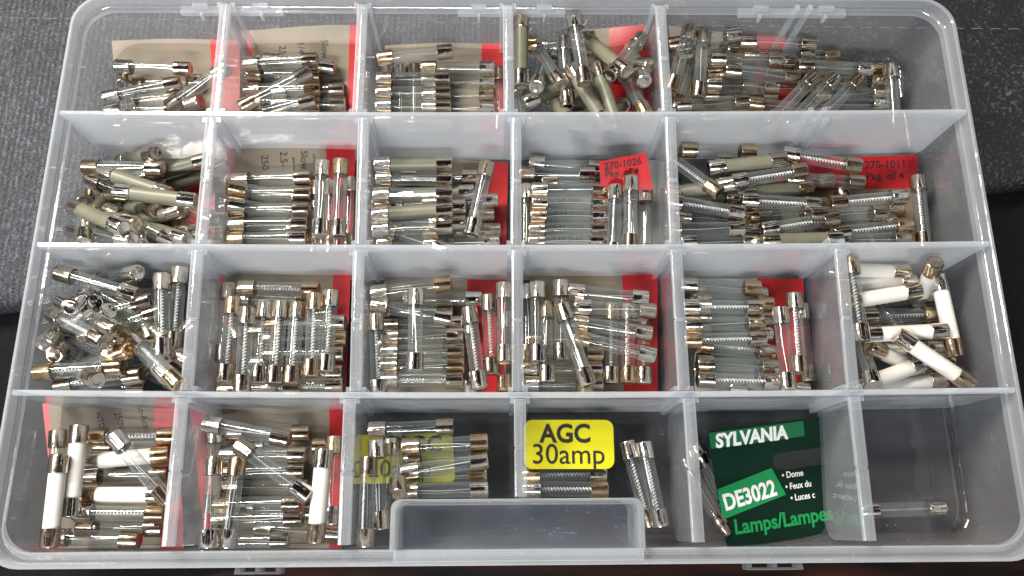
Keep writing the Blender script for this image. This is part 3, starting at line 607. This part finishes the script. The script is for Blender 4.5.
def card(cell, desc, c4, bands, texts=(), curl=1.2):
    o, pos = sheet('backing_card', desc, 'paper card', c4, bands, RB, curl, group=G)
    for (tx, s, t, size, rot) in texts: text_on(o, tx, pos, s, t, size, rot)
card((1,1), 'beige card with red end under fuses, tray row one column one', [(112,41,7),(240,41,7),(240,132,1),(120,132,1)], bd(hi=.79), [('10A', .42, .42, 4, 180)])
card((1,2), 'beige card with black and red edge reading Slow, row one column two', [(241,31,9),(361,26,9),(356,132,1),(250,132,1)], bd(lo=.10, hi=.93, blk=.055),
     [('Slow', .70, .22, 4.2, -90), ('1/4', .50, .20, 4.2, -90), ('250', .34, .24, 4.2, -90)])
card((1,3), 'beige card with red end behind stacked fuses, tray row one column three', [(385,46,5),(503,44,5),(503,132,1),(381,132,1)], bd(hi=.82))
card((1,4), 'curled red-ended card under jumbled fuses, tray row one column four', [(575,30,5),(643,27,10),(655,130,1),(570,132,1)], bd(hi=.5))
card((1,5), 'long beige card with red end, in the widest back-row compartment', [(668,28,7),(784,38,6),(800,130,1),(680,132,1)], bd(hi=.68))
card((2,1), 'red-ended card mostly hidden by olive fuses, tray row two column one', [(112,160,3),(216,158,3),(214,256,1),(118,256,1)], bd(hi=.72))
card((2,2), 'beige card reading Slow with broad red end, row two column two', [(226,147,10),(356,139,10),(352,256,1),(240,256,1)], bd(lo=.045, hi=.76),
     [('Slow', .60, .17, 4.0, -90), ('2.5-', .44, .15, 4.2, -90), ('250', .29, .17, 4.2, -90), ('volt fast blow', .68, .2, 1.5, -90), ('glass fuse', .52, .2, 1.5, -90)])
card((2,3), 'card with upright red strip behind slanted fuse, row two column three', [(385,158,2),(508,163,3),(506,256,1),(385,256,1)], bd(hi=.80))
card((2,4), 'pale card under printed fuses, tray row two column four', [(540,162,2),(664,160,2),(660,256,1),(538,256,1)], bd(base=3))
card((3,2), 'beige card with red end behind coiled fuses, row three column two', [(219,277,6),(351,272,6),(346,398,1),(234,398,1)], bd(lo=.05, hi=.85))
card((3,3), 'grey card with red end under clear fuses, row three column three', [(384,279,2),(506,280,2),(506,398,1),(388,398,1)], bd(hi=.70))
card((3,4), 'beige card with curved red end, tray row three column four', [(530,274,3),(657,273,6),(658,398,1),(532,398,1)], bd(hi=.74))
card((3,5), 'card with wide bare red end beside fuses, row three column five', [(690,278,2),(802,280,4),(812,398,1),(695,398,1)], bd(hi=.58, base=3))
card((4,1), 'beige card reading Fast-Acting with red corner, front row column one', [(44,404,4),(178,404,8),(184,548,1),(58,548,1)], bd(lo=.03, hi=.83),
     [('Fast-Acting', .74, .10, 3.4, -70), ('250V', .56, .12, 3.4, -70), ('NTD', .42, .12, 3.0, -70)])
card((4,2), 'beige card with two red edges, tray front row column two', [(190,409,5),(344,408,5),(342,548,1),(206,548,1)], bd(lo=.1, hi=.90))
card((3,6), 'red-edged scrap of card under white fuses, row three column six', [(900,372,2),(962,366,2),(966,396,1.5),(900,396,1.5)], bd(lo=.99))
pt = None
for i, r_ in enumerate(sorted(PRINTED, key=lambda o: -o.location.y)):
    for tx, dy in ((('LF 250V', .5), ('0.4A 250V', 0), ('0.4A 250V', .2), ('0.4A 250V', -.2), ('Fast Blow', .3))[i % 5],):
        cu = bpy.data.curves.new('t', 'FONT'); cu.body = tx; cu.size = 2.3; cu.align_x = 'CENTER'; cu.align_y = 'CENTER'; cu.space_character = 1.25
        to = bpy.data.objects.new('t', cu); col.objects.link(to); dg = bpy.context.evaluated_depsgraph_get(); dg.update()
        me = bpy.data.meshes.new_from_object(to.evaluated_get(dg)); bpy.data.objects.remove(to); me.materials.clear()
        for v in me.vertices:      # wrapped on the glass
            a = v.co.y / 2.78; v.co = Vector((v.co.x, 2.78 * math.sin(a), 2.78 * math.cos(a))) * S
        new_obj('printed_text', me, M_INK, r_)
        break
# red part-number tags
o, pos = sheet('number_tag', 'glossy red tag printed 270-1026, standing among glass fuses', 'tag', [(599,162,22),(646,153,22),(653,190,14),(601,190,14)], lambda s, t: 1, RB, .3, group='red part-number tags')
text_on(o, '270-1026', pos, .48, .20, 4.1, 1, sx=.98, bold=.06); text_on(o, 'Pkg. of 4', pos, .44, .46, 4.0, 1, sx=.98, bold=.06)
o, pos = sheet('number_tag', 'long red and beige tag printed 270-1011, lying in the widest second-row compartment', 'tag', [(770,160,3.5),(917,155,6),(921,256,1),(790,256,1)], lambda s, t: 1 if t < .33 else 0, RB, .3, group='red part-number tags')
text_on(o, '270-1011', pos, .78, .09, 4.6, 0, sx=1.0, bold=.05); text_on(o, 'Pkg. of 4', pos, .77, .21, 4.6, 0, sx=1.0, bold=.05)
# yellow stickers
def rounded_plate(name, c4, r, th, mat, top_frac=None):
    P = [at(*c) for c in c4]; P[2] = P[1] + P[3] - P[0]; ex = (P[1] - P[0]); ey = (P[3] - P[0]); lx, ly = ex.length, ey.length
    out = []
    for (cx, cy, a0) in ((1, 0, -90), (1, 1, 0), (0, 1, 90), (0, 0, 180)):
        for k in range(6):
            a = math.radians(a0 + 90 * k / 5); x = (lx - r if cx else r) + r * math.cos(a); y = (ly - r if cy else r) + r * math.sin(a); out.append((x / lx, y / ly))
    def pos(s, t): return (P[0] * (1 - s) + P[1] * s) * (1 - t) + (P[3] * (1 - s) + P[2] * s) * t
    bm = bmesh.new(); a = [bm.verts.new(pos(s, t) + Vector((0, 0, th))) for s, t in out]; b = [bm.verts.new(pos(s, t)) for s, t in out]
    bm.faces.new(a); bm.faces.new(b[::-1])
    for k in range(len(a)): bm.faces.new([a[k], b[k], b[(k + 1) % len(a)], a[(k + 1) % len(a)]])
    return new_obj(name, mesh_of(name, bm, angle=30), mat), pos
o, pos = rounded_plate('yellow_sticker', [(524, 420, 17), (613, 420, 17), (613, 472, 17), (524, 469, 17)], 3, .3, M_YELLOW)
tag(o, 'yellow sticker reading AGC 30amp, lying on top of fuses', 'sticker', 'yellow amperage stickers')
text_on(o, 'AGC', pos, .46, .30, 9.2, 0, bold=.24, lift=.5, sx=.95); text_on(o, '30amp', pos, .49, .72, 10.2, 0, bold=.0, lift=.5, sx=.98)
o, pos = rounded_plate('yellow_sticker', [(362, 435, 2.4), (452, 433, 2.4), (452, 483, 2.4), (364, 484, 2.4)], 2, .3, M_YELLOW)
tag(o, 'yellow sticker half hidden beneath clear glass fuses', 'sticker', 'yellow amperage stickers')
text_on(o, 'AGC', pos, .62, .24, 8.5, 0, bold=.25, lift=.5); text_on(o, '20amp', pos, .4, .72, 9, 0, lift=.5)
# green lamp card
root_card, pos = rounded_plate('lamp_card', [(706, 431, 13), (850, 413, 3.0), (863, 540, 1.4), (727, 549, 6)], 2.2, .35, M_GCARD)
tag(root_card, 'dark green lamp card reading SYLVANIA DE3022, lying on small bulbs', 'card')
def patch(name, q, mat, lift, r=None):
    bm = bmesh.new(); c = [pos(s, t) + Vector((0, 0, lift)) for s, t in q]
    a = [bm.verts.new(p) for p in c]; b = [bm.verts.new(p - Vector((0, 0, .08))) for p in c]
    bm.faces.new(a); bm.faces.new(b[::-1])
    for k in range(len(a)): bm.faces.new([a[k], b[k], b[(k + 1) % len(a)], a[(k + 1) % len(a)]])
    return new_obj(name, mesh_of(name, bm, smooth=False), mat, root_card)
patch('green_stripe', [(.012, .02), (.66, .02), (.65, .15), (.01, .155)], M_GSTRIPE, .52)
patch('green_panel', [(.004, .50), (.385, .385), (.45, .625), (.004, .755)], M_GBRIGHT, .52)
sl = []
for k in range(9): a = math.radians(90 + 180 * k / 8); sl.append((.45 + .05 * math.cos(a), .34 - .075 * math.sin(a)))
patch('hang_slot', sl + [(.78, .415), (.78, .265)], simple('slot_dark_plastic', (.012, .016, .015), .5), .52)  # flat dark patch drawn where the hang slot is cut through
text_on(root_card, 'SYLVANIA', pos, .285, .10, 6.9, 0, M_WTEXT, bold=.30, lift=.75, sx=.94, shear=.12)
text_on(root_card, 'DE3022', pos, .205, .59, 8.2, 8, M_WTEXT, bold=.26, lift=.75, sx=.82)
for i, tx in enumerate(('\u2022 Dome', '\u2022 Feux du', '\u2022 Luces c')):
    text_on(root_card, tx, pos, (.515, .54, .555)[i], .46 + .10 * i, 3.3, 0, M_WTEXT, bold=.05, lift=.75, sx=.85)
text_on(root_card, 'Lamps/Lampes', pos, .40, .835, 7.4, 0, M_GTEXT, bold=.2, lift=.75, sx=.93)

# festoon lamps beneath the card and the lone tube lamp
def lamp(u1, v1, u2, v2, z, label, r=2.6, two=True, L_=FL):
    A, B = at(u1, v1, z), at(u2, v2, z); C = (A + B) / 2; d = (B - A).normalized()
    root = bpy.data.objects.new('tube_lamp', None); col.objects.link(root)
    ya = Vector((0, 0, 1)).cross(d).normalized(); za = d.cross(ya)
    root.matrix_world = Matrix.Translation(C * S) @ Matrix((d, ya, za)).transposed().to_4x4()
    h = L_ / 2
    bm = bmesh.new(); lathe(bm, [(-h + 6, r * .55), (-h + 7, r * .8), (-h + 8.5, r), (h - 8.5, r), (h - 7, r * .8), (h - 6, r * .55)], 22)
    new_obj('glass_bulb', mesh_of('glass_bulb', bm), M_FROST, root)
    for s in (-1, 1):
        bm = bmesh.new()
        lathe(bm, [(s * h, 0), (s * h, 1.5), (s * (h - .6), 2.0), (s * (h - 4), 2.1), (s * (h - 4.4), r + .2), (s * (h - 5.4), r + .3), (s * (h - 6), r - .1), (s * (h - 8.3), r + .08), (s * (h - 8.3), r * .5)], 22)
        new_obj('end_cap', mesh_of('end_cap', bm), M_CAP, root)
    bm = bmesh.new(); tube(bm, [(-h + 6, 0, 0), (-h + 10, .4, 0), (-3, 0, .5), (0, 0, -.3), (3, 0, .5), (h - 10, .4, 0), (h - 6, 0, 0)], .14)
    new_obj('filament', mesh_of('filament', bm), M_WIRE, root)
    tag(root, label, 'lamp', 'small tube lamps')
lamp(697, 450, 736, 514, 4.5, 'slim tube lamp under the green card, uppermost end showing')
lamp(688, 466, 723, 527, 6.5, 'slim tube lamp beside the green card, its ringed end cap bare')
lamp(692, 455, 729, 520, 3.4, 'slim tube lamp between two others, next to the divider')
# lone fuse-like lamp
root = fuse((4, 6), 'f', 862, 511, 942, 508, 8)
root.name = 'glass_fuse'; root['label'] = 'single clear fuse with tarnished cap, alone in the empty front corner compartment'

# ------------------------------------------------------------------ surroundings
def cloth():
    m, nt, out = mat_new('grey_woven_cloth')
    tc = N(nt, 'ShaderNodeTexCoord'); mp = N(nt, 'ShaderNodeMapping'); mp.inputs['Scale'].default_value = (1, .35, 1)
    L(nt, tc.outputs['Object'], mp.inputs[0])
    n1 = N(nt, 'ShaderNodeTexNoise', i_Scale=800, i_Detail=2); L(nt, mp.outputs[0], n1.inputs['Vector'])
    n2 = N(nt, 'ShaderNodeTexNoise', i_Scale=1300, i_Detail=2); L(nt, tc.outputs['Object'], n2.inputs['Vector'])
    n3 = N(nt, 'ShaderNodeTexNoise', i_Scale=25, i_Detail=4); L(nt, tc.outputs['Object'], n3.inputs['Vector'])
    wv = N(nt, 'ShaderNodeTexWave', i_Scale=130, i_Distortion=1.2); wv.inputs['Detail Scale'].default_value = 2; wv.inputs['Detail'].default_value = 3; L(nt, tc.outputs['Object'], wv.inputs['Vector'])
    m1 = N(nt, 'ShaderNodeMath', operation='MULTIPLY'); m1.inputs[1].default_value = .55; L(nt, n1.outputs[0], m1.inputs[0])
    m2_ = N(nt, 'ShaderNodeMath', operation='MULTIPLY_ADD'); m2_.inputs[1].default_value = 1.15; L(nt, n2.outputs[0], m2_.inputs[0]); L(nt, m1.outputs[0], m2_.inputs[2])
    ad = N(nt, 'ShaderNodeMath', operation='MULTIPLY_ADD'); ad.inputs[1].default_value = .3; L(nt, n3.outputs[0], ad.inputs[0]); L(nt, m2_.outputs[0], ad.inputs[2])
    a2 = N(nt, 'ShaderNodeMath', operation='MULTIPLY_ADD'); L(nt, wv.outputs[1], a2.inputs[0]); a2.inputs[1].default_value = .17; L(nt, ad.outputs[0], a2.inputs[2])
    cr = N(nt, 'ShaderNodeValToRGB'); e = cr.color_ramp.elements
    e[0].position = .42; e[0].color = (.013, .0145, .018, 1); e[1].position = .80; e[1].color = (.16, .175, .21, 1)
    x = e.new(.57); x.color = (.040, .044, .053, 1)
    hf = N(nt, 'ShaderNodeMath', operation='MULTIPLY'); hf.inputs[1].default_value = .50; L(nt, a2.outputs[0], hf.inputs[0]); L(nt, hf.outputs[0], cr.inputs[0])
    pb = N(nt, 'ShaderNodeBsdfPrincipled', i_Roughness=.75); L(nt, cr.outputs[0], pb.inputs['Base Color'])
    b = N(nt, 'ShaderNodeBump', i_Strength=.7, i_Distance=.0008); L(nt, a2.outputs[0], b.inputs['Height']); L(nt, b.outputs[0], pb.inputs['Normal'])
    L(nt, pb.outputs[0], out.inputs[0]); return m
M_CLOTH = cloth()
def vinyl():
    m, nt, out = mat_new('black_speckled_vinyl')
    tc = N(nt, 'ShaderNodeTexCoord'); n1 = N(nt, 'ShaderNodeTexNoise', i_Scale=750, i_Detail=4); L(nt, tc.outputs['Object'], n1.inputs['Vector'])
    n2 = N(nt, 'ShaderNodeTexNoise', i_Scale=30, i_Detail=3); L(nt, tc.outputs['Object'], n2.inputs['Vector'])
    ad = N(nt, 'ShaderNodeMath', operation='MULTIPLY_ADD'); ad.inputs[1].default_value = .35; L(nt, n2.outputs[0], ad.inputs[0]); L(nt, n1.outputs[0], ad.inputs[2])
    cr = N(nt, 'ShaderNodeValToRGB'); e = cr.color_ramp.elements
    e[0].position = .60; e[0].color = (.012, .012, .0125, 1); e[1].position = .93; e[1].color = (.11, .11, .11, 1); x = e.new(.76); x.color = (.020, .020, .021, 1)
    L(nt, ad.outputs[0], cr.inputs[0]); pb = N(nt, 'ShaderNodeBsdfPrincipled', i_Roughness=.6); L(nt, cr.outputs[0], pb.inputs['Base Color'])
    b = N(nt, 'ShaderNodeBump', i_Strength=.6, i_Distance=.0006); L(nt, n1.outputs[0], b.inputs['Height']); L(nt, b.outputs[0], pb.inputs['Normal'])
    L(nt, pb.outputs[0], out.inputs[0]); return m
M_VINYL = vinyl()
ZT = -2.0
eL, eR = at(-60, 311, ZT), at(1090, 172, ZT)
bm = bmesh.new()
# padded grey mat: rounded front edge running under the tray
dE = (eR - eL).normalized(); nE = Vector((-dE.y, dE.x, 0))
secs = []
for (off, z) in ((0, ZT - 13.98), (-1.2, ZT - 9), (-.8, ZT - 4), (1.2, ZT - 1.2), (5, ZT), (240, ZT), (240, ZT - 13.98)):
    secs.append([bm.verts.new((p.x, p.y, z)) for p in [eL + (eR - eL) * s + nE * off for s in [-.5 + 2 * i / 40 for i in range(41)]]])
for i in range(len(secs)):
    A, B = secs[i], secs[(i + 1) % len(secs)]
    for k in range(40): bm.faces.new([A[k], A[k + 1], B[k + 1], B[k]]).material_index = int(k >= 23)
bm.faces.new([s[0] for s in secs]); bm.faces.new([s[-1] for s in secs][::-1])
mat_o = new_obj('padded_mat', mesh_of('padded_mat', bm, angle=60), [M_CLOTH, M_VINYL])
tag(mat_o, 'charcoal woven padded mat with stitched seam under the back half of tray', 'mat')
bm = bmesh.new()       # stitches along the back of the mat
for i in range(70):
    a = at(-120 + i * 18.5, 17 + i * .2, ZT); b = at(-120 + i * 18.5 + 11, 17 + i * .2, ZT)
    tube(bm, [a + Vector((0, 0, -.1)), (a + b) / 2 + Vector((0, 0, .35)), b + Vector((0, 0, -.1))], .22, 5)
new_obj('stitched_seam', mesh_of('stitched_seam', bm), simple('seam_thread', (.16, .16, .16), .8), mat_o)
def wood():
    m, nt, out = mat_new('dark_wood')
    tc = N(nt, 'ShaderNodeTexCoord'); mp = N(nt, 'ShaderNodeMapping'); mp.inputs['Scale'].default_value = (1, 9, 1); L(nt, tc.outputs['Object'], mp.inputs[0])
    n1 = N(nt, 'ShaderNodeTexNoise', i_Scale=22, i_Detail=6); L(nt, mp.outputs[0], n1.inputs['Vector'])
    cr = N(nt, 'ShaderNodeValToRGB'); e = cr.color_ramp.elements
    e[0].position = .40; e[0].color = (.004, .003, .0025, 1); e[1].position = .70; e[1].color = (.030, .008, .004, 1)
    L(nt, n1.outputs[0], cr.inputs[0]); pb = N(nt, 'ShaderNodeBsdfPrincipled', i_Roughness=.6); pb.inputs['Specular IOR Level'].default_value = .15; L(nt, cr.outputs[0], pb.inputs['Base Color'])
    L(nt, pb.outputs[0], out.inputs[0]); return m
bm = bmesh.new(); box(bm, -900, 900, -700, 500, ZT - 40, ZT - 14.2)
t_ = new_obj('table_top', mesh_of('table_top', bm, smooth=False), wood()); t_['kind'] = 'structure'; 
tag(t_, 'dark reddish brown wooden table top', None, None, 'structure')

bm = bmesh.new()       # thin black board between mat and table
fL, fR = at(-90, 622, ZT - 14), at(1110, 430, ZT - 14)
q = [eL + (eR - eL) * -.3 + nE * 60, fL, fR, eR + (eR - eL) * .3 + nE * 60]
A = [bm.verts.new((p.x, p.y, ZT - 14.1)) for p in q]; B = [bm.verts.new((p.x, p.y, ZT - 15.5 + 1.5 - .0 - .6 + .5 )) for p in q]
for v in B: v.co.z = ZT - 14.15
for v in A: v.co.z = ZT - 14.02
bm.faces.new(A); bm.faces.new(B[::-1])
for k in range(4): bm.faces.new([A[k], B[k], B[(k + 1) % 4], A[(k + 1) % 4]])
M_BLOT = simple('black_leatherette', (.006, .006, .007), .85, 0, .2, 300, .3)
M_BLOT.node_tree.nodes['Principled BSDF'].inputs['Specular IOR Level'].default_value = .12
M_GCARD.node_tree.nodes['Principled BSDF'].inputs['Specular IOR Level'].default_value = .2
bb = new_obj('desk_blotter', mesh_of('desk_blotter', bm, smooth=False), M_BLOT)
tag(bb, 'thin black desk blotter lying between padded mat and wood', 'desk blotter')
# ------------------------------------------------------------------ light
w = bpy.data.worlds.new('World'); sc.world = w; w.use_nodes = True; nt = w.node_tree
bg = nt.nodes['Background']; tc = N(nt, 'ShaderNodeTexCoord'); nz = N(nt, 'ShaderNodeTexNoise', i_Scale=4.5, i_Detail=1)
L(nt, tc.outputs['Generated'], nz.inputs['Vector'])
cr = N(nt, 'ShaderNodeValToRGB'); e = cr.color_ramp.elements
e[0].position = .51; e[0].color = (.030, .017, .011, 1); e[1].position = .63; e[1].color = (1.9, 2.0, 2.25, 1)
x = e.new(.58); x.color = (.16, .10, .075, 1)
L(nt, nz.outputs[0], cr.inputs[0]); L(nt, cr.outputs[0], bg.inputs[0]); bg.inputs[1].default_value = 0.36
def area(name, loc, tgt, sx, sy, power, color=(1, .96, .9)):
    ld = bpy.data.lights.new(name, 'AREA'); ld.shape = 'RECTANGLE'; ld.size = sx; ld.size_y = sy; ld.energy = power; ld.color = color
    o = bpy.data.objects.new(name, ld); col.objects.link(o); o.location = loc
    o.rotation_euler = (Vector(tgt) - Vector(loc)).to_track_quat('-Z', 'Y').to_euler(); return o
area('ceiling_lamp', (-.42, .36, .70), (-.12, 0, 0), .50, .08, 13.5, (1, .92, .80))
area('left_fill_light', (-.65, -.12, .55), (-.08, 0, 0), .16, .4, 3, (.94, .97, 1))  # added cool side light from the left, no actual window there
area('front_fill_light', (-.15, -.80, .75), (0, 0, 0), .45, .07, 9, (.97, .98, 1))  # added soft fill from the front, brightens wall faces turned to the camera

# ------------------------------------------------------------------ render settings
sc.render.engine = 'CYCLES'
cy = sc.cycles; cy.use_denoising = True; cy.max_bounces = 14; cy.transparent_max_bounces = 64; cy.transmission_bounces = 8; cy.glossy_bounces = 5; cy.diffuse_bounces = 4
cy.caustics_reflective = False; cy.caustics_refractive = False; cy.sample_clamp_indirect = 4
sc.view_settings.view_transform = 'Standard'; sc.view_settings.look = 'None'; sc.view_settings.exposure = 0; sc.view_settings.gamma = 1
print('fuses', len(FUSES))
